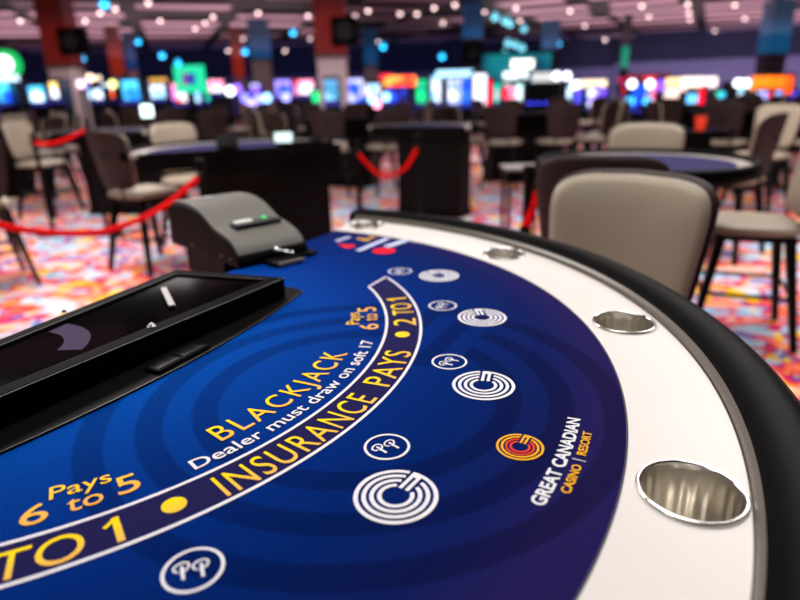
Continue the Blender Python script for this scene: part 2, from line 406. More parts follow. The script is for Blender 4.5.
# the insurance band
bm = bmesh.new()
def band_pts(r, n, ao, ai): return None
RI, RO = .5375, .5925
AM = -28.6
ao, ai = 54.6, 50.1
def cb(p): return (p[0]+CBX-CX, p[1]+CBY-CY)
outer = [cb(p) for p in arcpts(0, 0, RO, AM-ao, AM+ao, 120)]
inner = [cb(p) for p in arcpts(0, 0, RI, AM-ai, AM+ai, 120)]
for i in range(120):
    bm.faces.new([bm.verts.new((*p, Z0)) for p in (outer[i], outer[i+1], inner[i+1], inner[i])])
bmesh.ops.remove_doubles(bm, verts=bm.verts, dist=1e-5)
bnd = obj('insurance_band', bm, M_NAVY, felt); tag(bnd, 'dark navy band with yellow lettering')
bm = bmesh.new()
ribbon(bm, outer+inner[::-1], .0042, Z0+.0003, close=True)
tag(obj('band_outline', bm, M_INK, felt), 'white outline of the band')
YI = grad_ink('yellow_ink', .548, .588, YB, YO)
def word(txt, a0, a1, rb, cap, m, label, bold=0, spacing=1.0, cen=(CBX, CBY)):
    bm = bmesh.new(); put_text(bm, txt, a0, a1, rb, cap, bold=bold, spacing=spacing, cen=cen); return tag(obj('lettering', bm, m, felt), label)
word('INSURANCE', -48.0, -25.4, .5865, .0375, YI, 'yellow word INSURANCE', 0, 1.13)
word('PAYS', -22.3, -11.3, .5865, .0375, YI, 'yellow word PAYS', 0, 1.05)
def numeral_one(a, rb, cap):
    bm = bmesh.new()
    def T(x, y):
        t = D2R(a)+x/rb; r = rb-y; return (CBX-CX+r*math.cos(t), CBY-CY+r*math.sin(t))
    ribbon(bm, [T(.001, 0), T(.001, cap*.5), T(.001, cap)], cap*.17, Z0+.0006)
    ribbon(bm, [T(-.010, cap*.70), T(-.005, cap*.80), T(.0015, cap*.97)], cap*.11, Z0+.00065)
    tag(obj('lettering', bm, YI, felt), 'yellow numeral 1')
word('2', -1.2, 1.9, .585, .036, YI, 'yellow numeral 2', 0)
word('TO', 3.8, 9.6, .585, .036, YI, 'yellow word TO', 0)
numeral_one(12.2, .585, .036)
word('2', -72.9, -69.6, .585, .036, YI, 'yellow numeral 2', 0)
word('TO', -67.0, -60.0, .586, .036, YI, 'yellow word TO', 0)
numeral_one(-57.4, .586, .037)
for a in (-52.3, -5.0):
    bm = bmesh.new(); c = cb((.5645*math.cos(D2R(a)), .5645*math.sin(D2R(a))))
    flat(bm, arcpts(c[0], c[1], .0115, 0, 360, 32)[:-1], Z0+.0007)
    tag(obj('round_dot', bm, YI, felt), 'yellow dot between the words')
bm = bmesh.new(); put_text(bm, 'BLACKJACK', -43.3, -13.3, .4955, .0345, bold=.0001, spacing=1.2)
tag(obj('blackjack_lettering', bm, grad_ink('yellow_ink_title', .461, .496, YB, YO), felt), 'yellow lettering BLACKJACK')
bm = bmesh.new(); put_text(bm, 'Dealer must draw on soft 17', -48.4, -7.8, .5238, .0185, bold=.0002)
tag(obj('rule_lettering', bm, M_INK, felt), 'white lettering Dealer must draw on soft 17')
YP = grad_ink('yellow_ink_pay', .465, .52, (255, 208, 50), (248, 182, 84))
for o_ in (0, 62.8):
    ro = .004 if o_ else 0
    word('6', -65.5+o_, -62.9+o_, .520+ro, .030, YP, 'yellow numeral 6', .0002)
    word('Pays', -62.9+o_, -56.4+o_, .4885+ro, .0215, YP, 'yellow word Pays', .0001)
    word('to', -61.2+o_, -57.7+o_, .518+ro, .0245, YP, 'yellow word to', .0001)
    word('5', -56.3+o_, -53.9+o_, .518+ro, .031, YP, 'yellow numeral 5', .0002)

def emblem(bm, cx, cy, R, ang, rings=(0, 1, 2, 3), bars=True, z=Z0+.0003):
    """ringed emblem with a two-bar slot; ang = world direction of the bars"""
    ca, sa = math.cos(D2R(ang)), math.sin(D2R(ang))
    def T(x, y): return (cx+R*(x*ca-y*sa), cy+R*(x*sa+y*ca))
    rr = [(.893, 1.0), (.707, .81), (.522, .625), (.337, .44)]
    for k in rings:
        r0, r1 = rr[k]; rm = (r0+r1)/2
        a0 = math.degrees(math.asin(.20/rm)); a1 = 360-math.degrees(math.asin(.26/rm))
        if k == 0: a1 = 360+math.degrees(math.asin(.13/rm))-0.5; a0 = math.degrees(math.asin(.21/rm))
        pts = [T(x, y) for x, y in arcpts(0, 0, rm, a0, a1, 64)]
        ribbon(bm, pts, (r1-r0)*R, z)
    if bars:
        for y in (.072, -.115):
            flat(bm, [T(.28, y-.05), T(.93, y-.05), T(.93, y+.05), T(.28, y+.05)], z+.00005)
        flat(bm, [T(.80, -.17), T(.93, -.17), T(.93, .127), T(.80, .127)], z+.0001)
SEATS = [22.8, 2.5, -17.35, -37.4, -57.2, -76.8]
for a in SEATS:
    bm = bmesh.new(); emblem(bm, .7027*math.cos(D2R(a)), .7027*math.sin(D2R(a)), .03995, a+93)
    tag(obj('betting_circle', bm, M_INK, felt), 'white ringed betting circle')
def circ_pp(a):
    bm = bmesh.new(); R = .02515; cx, cy = .648*math.cos(D2R(a)), .648*math.sin(D2R(a)); z = Z0+.0003
    ribbon(bm, arcpts(cx, cy, R*.93, 0, 360, 48)[:-1], R*.115, z, close=True)
    ang = a+90; ca, sa = math.cos(D2R(ang)), math.sin(D2R(ang))
    def T(x, y): return (cx+R*(x*ca-y*sa), cy+R*(x*sa+y*ca))
    for ox, oy in ((-.30, .12), (.24, -.14)):
        ribbon(bm, [T(ox+x, oy+y) for x, y in ((-.10, -.36), (-.03, -.1), (.03, .12), (.06, .24))], R*.10, z)
        ribbon(bm, [T(ox+x, oy+y) for x, y in ((-.14, .05), (-.22, .16), (-.20, .30), (-.05, .38), (.14, .38), (.27, .28), (.27, .14), (.16, .02), (-.02, -.03), (-.10, -.02))], R*.075, z+.00005)
    tag(obj('side_bet_circle', bm, M_INK, felt), 'small white ring with two script letters P')
for a in (28.7, 8.2, -12.2, -32.1, -52.4, -72.5): circ_pp(a)
cx, cy = .774*math.cos(D2R(-27)), .774*math.sin(D2R(-27))
bm = bmesh.new(); emblem(bm, cx, cy, .0250, AX+88, rings=(0, 1)); tag(obj('resort_emblem', bm, mat('gold_ink', (244, 176, 30), .8, spec=.1), felt), 'gold and red ringed emblem')
em = bpy.data.objects[-1] if False else felt.children[-1]
bm = bmesh.new(); emblem(bm, cx, cy, .0253, AX+88, rings=(2, 3), bars=False); obj('emblem_core', bm, mat('red_ink', (226, 66, 40), .8, spec=.1), felt)
bm = bmesh.new(); put_text(bm, 'GREAT CANADIAN', -33.0, -21.3, .8245, .0132, cen=(CX, CY), bold=.0006); tag(obj('resort_lettering', bm, M_INK, felt), 'white lettering GREAT CANADIAN')
bm = bmesh.new(); put_text(bm, 'CASINO', -31.0, -27.6, .8395, .0088, cen=(CX, CY), bold=.0003); put_text(bm, 'RESORT', -26.3, -23.0, .8395, .0088, cen=(CX, CY), bold=.0003)
tag(obj('resort_subtitle', bm, mat('gold_ink', (0, 0, 0)), felt), 'gold lettering CASINO RESORT')
bm = bmesh.new(); ribbon(bm, [(r*math.cos(D2R(-26.95)), r*math.sin(D2R(-26.95))) for r in (.828, .842)], .0012, Z0+.0004); obj('subtitle_bar', bm, M_INK, felt)
# promotional print by the far corner
def P2(px, py): q = at_z(px, py, TOP); return (q.x-CX, q.y-CY)
bm = bmesh.new(); cx, cy = P2(384, 251)
flat(bm, arcpts(cx, cy, .028, 0, 360, 32)[:-1], Z0+.0003); cx, cy = P2(349, 246.5); flat(bm, arcpts(cx, cy, .016, 0, 360, 24)[:-1], Z0+.0003)
cx, cy = P2(342, 245); flat(bm, arcpts(cx, cy, .009, 0, 360, 24)[:-1], Z0+.0003)
tag(obj('promo_discs', bm, mat('bright_red_ink', (225, 20, 40), .8, spec=.1), felt), 'red discs of the corner print')
bm = bmesh.new()
for A, B, w in (((358, 251), (388, 238.5), .016), ((386, 247), (408, 240), .022), ((336, 241.5), (350, 237), .012)):
    ribbon(bm, [P2(*A), P2(*B)], w, Z0+.0004)
tag(obj('promo_stripes', bm, mat('pale_ink', (196, 205, 235), .8, spec=.1), felt), 'pale stripes of the corner print')
bm = bmesh.new()
for px, py, r in ((366, 240, .012), (372, 237.5, .010), (360, 239, .009)):
    c = P2(px, py); flat(bm, arcpts(c[0], c[1], r, 0, 360, 20)[:-1], Z0+.0004)
obj('promo_dots', bm, mat('amber_ink', (214, 160, 60), .8, spec=.1), felt)

# ------------------------------------------------------------------ chip tray with locked lid
def W(u, v): p = UV*u+VV*v; return (CX+p.x, CY+p.y)
tray = thing('chip_tray', 'long black locked chip tray lid on the dealer side of the blue table', 'chip tray', (*W(.13, 0), TOP), ua)
H = .042
def rr_outline(u0, u1, v0, v1, r, n=5):
    pts = []
    for (cx, cy, a) in ((u1-r, v1-r, 0), (u0+r, v1-r, 90), (u0+r, v0+r, 180), (u1-r, v0+r, 270)):
        pts += arcpts(cx, cy, r, a, a+90, n)
    return pts
bm = bmesh.new()
fl = [(-.12, -.345)]+[(.138-.035*(v/.34)**2+.023, v) for v in [(-.34+.68*i/24) for i in range(25)]]+[(.10, .350), (-.12, .345)]
prism(bm, fl, .0008, .0035); tag(obj('base_flange', bm, mat('black_flange', (7, 6, 5), .45, ior=1.2), tray), 'thin black flange')
bm = bmesh.new(); ribbon(bm, [(.138-.035*(v/.34)**2+.0235, v) for v in [(-.34+.68*i/24) for i in range(25)]], .0012, .0037)
obj('flange_edge', bm, mat('flange_edge', (110, 104, 96), .3), tray)
def quad(d):        # lid outline inset by d (tray coordinates: u-.13, v)
    q = [(-.060+d*.95, -.30+d), (.092-d, -.30+d), (.119-d, .299-d*1.02), (-.113+d, .262-d*.9)]
    return q
M_LEATHER = mat('black_leather', (4, 4, 4), .5, ior=1.08, spec=.5, bump=.5, bscale=500)
bm = bmesh.new(); prism(bm, quad(0), .0036, H, [quad(.026)[::-1]])
obj('lid_frame', bm, M_LEATHER, tray, bevel=.0035, seg=3)
bm = bmesh.new(); prism(bm, quad(.0265), .028, H-.004)
pan = obj('lid_panel', bm, mat('smoked_panel', (5, 4, 6), .07, ior=1.09), tray)
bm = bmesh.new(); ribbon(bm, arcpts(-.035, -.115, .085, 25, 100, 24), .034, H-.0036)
obj('purple_arc', bm, mat('purple_arc_tone', (50, 34, 70), .5, ior=1.1), tray)  # flat purple arc laid over the lid panel
bm = bmesh.new(); q4 = quad(.0005); ribbon(bm, [q4[0], q4[3], q4[2], q4[1]], .0016, H-.0010)
q4 = quad(.0245); ribbon(bm, [q4[0], q4[3], q4[2]], .0014, H+.0005)
obj('stitching', bm, mat('grey_thread', (120, 118, 114), .6, bump=1, bscale=900), tray)
bm = bmesh.new(); box(bm, (.004, .131, H+.0005), (.108, .011, .005), D2R(-36)); 
tag(obj('label_strip', bm, mat('clear_plastic_tab', (176, 172, 168), .35), tray, bevel=.002), 'pale plastic pull tab')
bm = bmesh.new()
for r, z0, z1 in ((.0075, H, H+.002), (.0050, H+.002, H+.0045), (.002, H+.0045, H+.006)): cyl(bm, (.087, .022, z0), (.087, .022, z1), r, r*.85, 24)
tag(obj('lock', bm, M_CHROME, tray, bevel=.0005), 'chrome lock')
bm = bmesh.new(); cyl(bm, (-.094, .012, H), (-.094, .012, H+.003), .004, .003, 16); obj('hinge_pin', bm, M_CHROME, tray)
bm = bmesh.new(); box(bm, (.140, .014, .006), (.030, .098, .006)); lt = obj('latch_plate', bm, M_BLACK, tray, bevel=.0015)
bm = bmesh.new()
for v in (-.012, .036): box(bm, (.142, v, .0095), (.020, .040, .002))
obj('latch_pad', bm, mat('glossy_black', (30, 29, 27), .2, spec=.6), lt, bevel=.0015)

# ------------------------------------------------------------------ card shuffler
th = D2R(AX-20.5)                               # front direction
f0 = W(.064, .503)
sh = thing('card_shuffler', 'dark grey card shuffler with curved lid and green light on the blue table', 'card shuffler', (f0[0], f0[1], TOP), th)
# local x forward, y across; front edge at x=0
top = [(0, .020), (-.006, .034), (-.018, .047), (-.036, .058), (-.06, .066), (-.085, .071), (-.108, .076), (-.128, .086), (-.15, .098), (-.175, .108), (-.205, .1145), (-.24, .118), (-.275, .1175), (-.31, .114)]
HW = .086
bm = bmesh.new()
low = [(-.31, .002), (-.012, .002)]
side = [(x+(-.006 if x < -.01 else 0), max(z-.012, .004)) for x, z in top]
vs = []
for y in (-HW-.005, HW+.005):
    vs.append([bm.verts.new((x, y, z)) for x, z in [(.002, .003)]+[(x+.004, z-.007) for x, z in top]+[(-.335, .098), (-.345, .003)]])
n = len(vs[0]); bm.faces.new(vs[0]); bm.faces.new(vs[1][::-1])
for i in range(n):
    j = (i+1) % n; bm.faces.new((vs[0][i], vs[1][i], vs[1][j], vs[0][j]))
obj('body', bm, M_BLACK, sh, bevel=.003)
bm = bmesh.new(); vs = []
for y in (-HW, HW):
    vs.append([bm.verts.new((x, y, z)) for x, z in top]+[bm.verts.new((x-.004, y, z-.010)) for x, z in top[::-1]])
n = len(vs[0]); bm.faces.new(vs[0]); bm.faces.new(vs[1][::-1])
for i in range(n):
    j = (i+1) % n; bm.faces.new((vs[0][i], vs[1][i], vs[1][j], vs[0][j]))
lid = obj('curved_lid', bm, M_GREY, sh, bevel=.002, seg=3); tag(lid, 'grey curved lid')
bm = bmesh.new(); box(bm, (-.084, .010, .0735), (.034, .118, .012)); obj('card_slot', bm, mat('slot_black', (4, 4, 4), .6), lid, bevel=.002)
bm = bmesh.new(); box(bm, (-.099, -.014, .080), (.018, .042, .006)); tag(obj('button', bm, emit('button_white', (250, 246, 240), .9), lid, bevel=.002), 'white lit button')
bm = bmesh.new(); cyl(bm, (-.100, .042, .078), (-.100, .042, .0845), .0065, .004, 20); tag(obj('indicator_light', bm, emit('led_green', (20, 220, 120), 1.4), lid), 'green indicator light')
bm = bmesh.new(); box(bm, (-.262, -.03, .1195), (.020, .055, .0015)); obj('nameplate', bm, mat('silver_badge', (190, 190, 190), .35), lid)
bm = bmesh.new(); prism(bm, [(-.015, -.030), (.052, -.030), (.060, -.022), (.060, .042), (-.015, .048)], .004, .010)
ot = obj('card_chute', bm, M_BLACK, sh, bevel=.001)
bm = bmesh.new(); box(bm, (.058, .009, .0075), (.006, .066, .0065)); tag(obj('chute_lip', bm, mat('beige_lip', (130, 122, 112), .4), ot), 'beige lip')
bm = bmesh.new(); bmesh.ops.create_uvsphere(bm, u_segments=20, v_segments=12, radius=.0075, matrix=Matrix.Translation((-.004, .008, .0245))); tube(bm, [(0, .008, .0245), (.014, .022, .021), (.028, .034, .017)], .0035); 
tag(obj('card_pusher', bm, M_CHROME, sh, smooth=True), 'chrome card pusher')
bm = bmesh.new(); prism(bm, [(-.02, .05), (.02, .055), (.03, .085), (.02, .105), (-.05, .10)], .001, .008); obj('side_plate', bm, M_BLACK, sh, bevel=.001)
bm = bmesh.new(); box(bm, (-.22, 0, -.035), (.20, .13, .07)); obj('mounting_bracket', bm, M_BLACK, sh)
bm = bmesh.new()
for x in (-.03, -.07, -.22): cyl(bm, (x, -HW-.005, .018), (x, -HW-.0075, .018), .003, .003, 12)
obj('side_screw', bm, mat('dull_screw', (130, 130, 130), .4, metal=1), sh)

# ------------------------------------------------------------------ chairs
def cushion(a, b, th, puff, mp, n=4.2, nr=7, na=48):
    bm = bmesh.new(); sides = []
    for sgn in (1, -1):
        rings = []
        for k in range(1, nr+1):
            rho = (k/nr)**.8; ring = []
            for j in range(na):
                t = 2*PI*j/na; c, s = math.cos(t), math.sin(t)
                x = a*rho*math.copysign(abs(c)**(2/n), c); z = b*rho*math.copysign(abs(s)**(2/n), s)
                d = sgn*(th/2*(1-.55*rho**10)+puff*(1-rho**3)*(sgn > 0))
                ring.append(bm.verts.new(mp(x, z, d)))
            rings.append(ring)
        c0 = bm.verts.new(mp(0, 0, sgn*(th/2)+puff*(sgn > 0)))
        for j in range(na): bm.faces.new((c0, rings[0][j], rings[0][(j+1) % na]))
        for A, B in zip(rings, rings[1:]):
            for j in range(na): bm.faces.new((A[j], A[(j+1) % na], B[(j+1) % na], B[j]))
        sides.append(rings[-1])
    A, B = sides
    for j in range(na): bm.faces.new((A[j], A[(j+1) % na], B[(j+1) % na], B[j]))
    return bm
SEAT_Z = .585
def make_chair(name='gaming_chair'):
    t = thing(name, 'x', 'chair')
    def mback(off):
        def f(x, z, d):
            zz = z+.205; tp = .80+.20*min(1, zz/.40); x2 = x*tp
            y = -.205-.16*(zz/.4)*.45+.9*x2*x2+off+d
            return (x2, y, SEAT_Z+.05+zz+.015*(1-(x/.22)**2)*(zz/.4))
        return f
    bm = cushion(.218, .198, .030, .012, mback(.012), n=6); obj('backrest', bm, M_BEIGE, t, smooth=True)
    bm = cushion(.228, .208, .016, 0, mback(-.016), n=6); s = obj('back_shell', bm, M_BROWN, t, smooth=True); tag(s, 'dark brown shell')
    bm = bmesh.new(); box(bm, (0, -.292, SEAT_Z+.30), (.05, .012, .045)); obj('grip_hole', bm, mat('hole_black', (3, 3, 3), .8), s, bevel=.005)
    bm = cushion(.225, .215, .05, .012, lambda x, z, d: (x*(1-.06*(z < 0)), z, SEAT_Z+d)); obj('seat', bm, M_BEIGE, t, smooth=True)
    bm = bmesh.new(); box(bm, (0, 0, SEAT_Z-.04), (.36, .36, .03)); obj('seat_frame', bm, M_BLACKM, t, bevel=.004)
    for sx in (-1, 1):
        for sy in (-1, 1):
            bm = bmesh.new(); bar(bm, (sx*.24, sy*.235, 0), (sx*.155, sy*.15, SEAT_Z-.04), .030, .030, .048, .048); obj('leg', bm, M_BLACKM, t)
    bm = bmesh.new(); z = .26; k = .24-.085*z/.62
    for A, B in (((-k, -k), (k, -k)), ((k, -k), (k, k)), ((k, k), (-k, k)), ((-k, k), (-k, -k))): cyl(bm, (*A, z), (*B, z), .011, n=10)
    obj('footrest', bm, M_BLACKM, t)
    for sx in (-1, 1):
        bm = bmesh.new(); tube(bm, [(sx*.13, -.12, SEAT_Z-.045), (sx*.13, -.22, SEAT_Z-.04), (sx*.125, -.262, SEAT_Z), (sx*.12, -.262, SEAT_Z+.06), (sx*.12, -.245, SEAT_Z+.13)], .010, 8); obj('back_bracket', bm, M_BLACKM, t, smooth=True)
    return t
CH0 = make_chair(); USED = [False]
def place_chair(x, y, rz, label, group=None):
    if not USED[0]:
        USED[0] = True; CH0.location = (x, y, 0); CH0.rotation_euler = (0, 0, rz); CH0['label'] = label
        if group: CH0['group'] = group
        return CH0
    return dup(CH0, (x, y, 0), rz, label, group)
def face(dx, dy): return math.atan2(dy, dx)-PI/2        # chair front looks along (dx,dy)
def chair_back_at(bx, by, dx, dy, label, group=None):   # put the backrest's middle at bx,by
    L = math.hypot(dx, dy); dx /= L; dy /= L
    return place_chair(bx+dx*.26, by+dy*.26, face(dx, dy), label, group)
chair_back_at(.625, 1.60, -.66, -.75, 'beige gaming chair pulled up to the padded rail of the foreground table')
chair_back_at(.68, 2.03, .40, .92, 'dark brown backed chair just behind the large beige chair, facing the round table')

# ------------------------------------------------------------------ background tables
def bg_felt():
    return mat('plum_felt', (46, 42, 84), .85, spec=.1)
def d_table(x, y, ang, R, label, full=False, equip=True, ring_mat=None):
    t = thing('gaming_table', label, 'gaming table', (x, y, 0), D2R(ang))
    a0, a1 = (0, 360) if full else (-90, 90)
    n = 64
    bm = bmesh.new(); o = arcpts(0, 0, R*.80, a0, a1, n); o = o[:-1] if full else o; prism(bm, o, TOP-.03, TOP); obj('felt_top', bm, bg_felt(), t)
    bm = bmesh.new(); sweep(bm, [(R*.80, TOP-.03), (R*.80, TOP+.001), (R*.925, TOP+.001), (R*.925, TOP-.03)], a0, a1, n); obj('pale_rim', bm, mat('greige_rim', (176, 168, 158), .35), t)
    bm = bmesh.new(); c = (R*.93, TOP-.015); sweep(bm, [(R*.965+R*.045*math.cos(k*PI/6), TOP-.012+.036*math.sin(k*PI/6)) for k in range(12)], a0, a1, n); obj('padded_rail', bm, M_BLACKVINYL, t, smooth=True)
    if full:
        bm = bmesh.new(); cyl(bm, (0, 0, .04), (0, 0, TOP-.03), R*.42, R*.5, 32); obj('pedestal', bm, M_DARKWOOD, t)
        bm = bmesh.new(); cyl(bm, (0, 0, 0), (0, 0, .04), R*.5, R*.48, 32); obj('base', bm, M_BLACK, t)
    else:
        bm = bmesh.new(); box(bm, (R*.28, -R*.17, (TOP-.03)/2+.03), (R*.50, R*1.15, TOP-.09)); obj('pedestal', bm, M_DARKWOOD, t, bevel=.01)
        bm = bmesh.new(); box(bm, (R*.28, -R*.17, .03), (R*.54, R*1.2, .06)); obj('base', bm, M_BLACK, t)
        bm = bmesh.new(); box(bm, (.0, 0, TOP-.06), (.03, R*1.72, .12)); obj('dealer_edge', bm, M_BLACK, t)
    return t
d_table(1.18, 2.93, 0, .50, 'round table with black rail and plum felt behind the large beige chair', full=True)
d_table(-1.06, 4.32, 108, .80, 'dark gaming table with a lit display, behind the card shuffler')
d_table(.22, 6.35, 62, .62, 'dark gaming table with red rope beside it, above the far rim of the foreground table')

def lit_display(x, y, z, w, h, rz, tilt, rgb, label, st=1.6, up=0):
    t = thing('dealer_display', label, 'display', (x, y, z), rz)
    bm = bmesh.new(); box(bm, (0, 0, .01), (w*.6, .07, .02)); box(bm, (0, .015, .05+up/2), (.03, .02, .08+up)); obj('stand', bm, M_BLACK, t)
    M = Matrix.Translation((0, 0, .05+h/2+up)) @ Matrix.Rotation(tilt, 4, 'X')
    bm = bmesh.new(); box(bm, (0, 0, 0), (w+.02, .015, h+.02), M=M); obj('housing', bm, M_BLACK, t, bevel=.002)
    bm = bmesh.new(); box(bm, (0, -.009, 0), (w, .004, h), M=M); obj('screen', bm, emit('display_'+str(rgb), rgb, st), t)
    return t
p = at_y(283, 144, 4.05)
lit_display(p.x, p.y+.04, TOP+.0, .115, .062, 0, D2R(-12), (215, 240, 240), 'small white lit display on the dark table behind the card shuffler')
# black tray and shoe on the same table
t = thing('card_shoe', 'black card shoe on the table behind the card shuffler', 'card shoe', (-1.15, 4.25, TOP), .2)
bm = bmesh.new(); bar(bm, (0, 0, 0), (0, .03, .09), .14, .26, .13, .16); obj('body', bm, M_BLACK, t, bevel=.004)
bm = bmesh.new(); box(bm, (0, -.13, .02), (.1, .05, .03)); obj('front_lip', bm, M_BLACK, t)
t = thing('chip_tray', 'black chip tray beside the small lit display', 'chip tray', (-.62, 4.25, TOP), .35)
bm = bmesh.new(); box(bm, (0, 0, .02), (.36, .2, .04)); obj('lid', bm, M_BLACK, t, bevel=.004)
bm = bmesh.new(); box(bm, (0, 0, .042), (.3, .14, .004)); obj('panel', bm, mat('smoked_panel', (0, 0, 0)), t)

# chairs near
chair_back_at(-2.08, 4.44, .52, .85, 'chair with dark brown back and square grip hole, left of the table behind the shuffler')
chair_back_at(-1.97, 5.5, .70, -.7, 'beige chair facing the camera behind the dark brown backed one')
chair_back_at(-2.80, 4.05, -.8, .9, 'gaming chair cut off by the left edge of the photo')
chair_back_at(2.05, 2.93, -.93, .36, 'swivel height stool cut off by the right edge of the photo, on the carpet')
chair_back_at(1.50, 3.72, -.35, -.93, 'beige chair on the far side of the round table')
chair_back_at(2.66, 4.36, -.62, .78, 'dark backed stool on the carpet right of the round table')
chair_back_at(3.78, 6.15, -.8, -.6, 'beige chair behind the dark backed stool, near the orange red cup')
chair_back_at(-4.3, 7.1, .95, -.2, 'beige chair at the left side of the table with the short red rope')
d_table(-3.3, 6.9, 80, .66, 'dark gaming table at left behind the short red rope')

p = at_y(524, 166, 3.9)
t = thing('side_table', 'small black side table with grey top left of the round table', 'side table', (p.x, 3.9, 0))
bm = bmesh.new(); box(bm, (0, 0, p.z-.008), (.27, .27, .016)); tag(obj('table_top', bm, mat('grey_top', (120, 114, 108), .4), t, bevel=.003), 'grey top')
bm = bmesh.new(); box(bm, (0, 0, p.z-.05), (.26, .26, .065)); obj('drawer_box', bm, M_BLACK, t)
for sx in (-1, 1):
    for sy in (-1, 1): bm = bmesh.new(); box(bm, (sx*.11, sy*.11, (p.z-.08)/2), (.02, .02, p.z-.08)); obj('leg', bm, M_BLACKM, t)
# ------------------------------------------------------------------ velvet ropes
M_ROPE = mat('red_velvet', (225, 6, 12), .8, spec=.1)
def rope(pix, label, post_ends=(True, True), r=.016):
    pts = [at_y(px, py, y) for px, py, y in pix]
    fine = []
    for i in range(len(pts)-1):
        p0 = pts[max(i-1, 0)]; p1 = pts[i]; p2 = pts[i+1]; p3 = pts[min(i+2, len(pts)-1)]
        for k in range(8):
            t = k/8; fine.append(.5*((2*p1)+(p2-p0)*t+(2*p0-5*p1+4*p2-p3)*t*t+(-p0+3*p1-3*p2+p3)*t**3))
    fine.append(pts[-1])
    o = thing('velvet_rope', label, 'rope', tuple(pts[0]))
    bm = bmesh.new(); tube(bm, [q-pts[0] for q in fine], r, 12); obj('rope', bm, M_ROPE, o, smooth=True)
    for e, q in ((0, fine[0]), (1, fine[-1])):
        bm = bmesh.new(); w = fine[1]-fine[0] if e == 0 else fine[-2]-fine[-1]; w = w.normalized(); a = q-pts[0]
        cyl(bm, a-w*.03, a+w*.02, r*1.1, r*1.1, 12); obj('end_cap', bm, M_BLACKM, o)
    return fine[0], fine[-1]
def post(p, label, side=.0):
    t = thing('rope_post', label, 'stanchion', (p.x+side, p.y+.02, 0))
    h = p.z+.06
    bm = bmesh.new(); cyl(bm, (0, 0, 0), (0, 0, .012), .16, .15, 28); obj('base', bm, M_BLACKM, t)
    bm = bmesh.new(); cyl(bm, (0, 0, .012), (0, 0, h), .022, .022, 16); obj('pole', bm, M_BLACKM, t)
    bm = bmesh.new(); cyl(bm, (0, 0, h), (0, 0, h+.03), .03, .026, 16); obj('collar', bm, M_BLACKM, t)
a, b = rope([(-60, 196, 2.6), (-20, 219, 2.6), (20, 229, 2.7), (60, 233, 2.8), (100, 232, 2.95), (140, 219, 3.1), (170, 202, 3.25), (200, 176, 3.4)], 'long red velvet rope sagging across the carpet at left')
post(a, 'black rope post outside the left edge'); post(b, 'black rope post before the dark table behind the shuffler')
a, b = rope([(33, 143, 5.9), (48, 144, 5.9), (62, 141, 5.9), (74, 136, 5.9), (87, 129, 5.9)], 'short red rope at far left in front of a dark table')
post(a, 'black rope post at the left end of the short red rope'); post(b, 'black rope post at the right end of the short red rope')
a, b = rope([(357, 152, 4.9), (366, 163, 4.9), (377, 173, 4.9), (390, 176, 4.9), (404, 169, 4.9), (412, 158, 4.9), (418, 146, 4.9)], 'red velvet rope hanging in a deep curve in front of the dark table at centre')
post(a, 'black rope post left of the centre table'); post(b, 'black rope post in front of the centre table')
a, b = rope([(538, 186, 2.75), (536, 200, 2.75), (531, 214, 2.75), (524, 230, 2.75)], 'steep piece of red rope left of the large beige chair', r=.02)
post(a, 'black rope post hidden behind the dark brown backed chair', -.04)

# ------------------------------------------------------------------ distant tables with their chairs
def cluster(x, y, ang, R, where, n=4, a_off=0, full=False):
    d_table(x, y, ang, R, 'distant dark gaming table '+where, full=full)
    for k in range(n):
        a = D2R(ang+(-70+140*k/max(1, n-1))+a_off); rr = R+.30
        px, py = x+rr*math.cos(a), y+rr*math.sin(a)
        place_chair(px, py, face(x-px, y-py), 'blurred beige chair at the distant table '+where, 'chairs at the distant table '+where)
    return
for args in (
    (-5.9, 8.6, 60, .85, 'below the left red pillar', 5),
    (-3.4, 10.5, -60, .85, 'below the green screen', 5),
    (-.6, 9.0, -100, .8, 'left of the centre red pillar', 5),
    (1.9, 9.2, -80, .8, 'below the neon signs', 5),
    (4.7, 8.2, -110, .8, 'in front of the black kiosk', 4),
    (4.9, 10.6, -90, .85, 'below the yellow headed slot machines', 5),
    (-8.2, 12.4, -60, .9, 'at the far left under the round green sign', 5),
    (-4.4, 13.2, -80, .9, 'far behind the green screen side aisle', 5),
    (-.6, 13.0, -95, .9, 'far back at centre before the blue slot screens', 5),
    (3.0, 13.0, -90, .9, 'far back before the teal wall', 5),
    (7.4, 11.9, -110, .9, 'before the orange headed slot machines', 5),
): cluster(*args)
p = at_y(700, 126, 6.5)
t = thing('drink_cup', 'small orange red cup seen beyond the round table', 'cup', (p.x, p.y, p.z-.06))
bm = bmesh.new(); cyl(bm, (0, 0, 0), (0, 0, .15), .045, .06, 24); obj('cup_body', bm, mat('orange_red_plastic', (235, 60, 25), .5), t)
bm = bmesh.new(); cyl(bm, (0, 0, .15), (0, 0, .156), .063, .063, 24); obj('lid', bm, mat('orange_red_plastic', (0, 0, 0)), t)
t = d_table(p.x+.05, p.y+.36, -100, .46, 'dark side table under the orange red cup'); t.scale = (1, 1, (p.z-.062)/(TOP+.0))

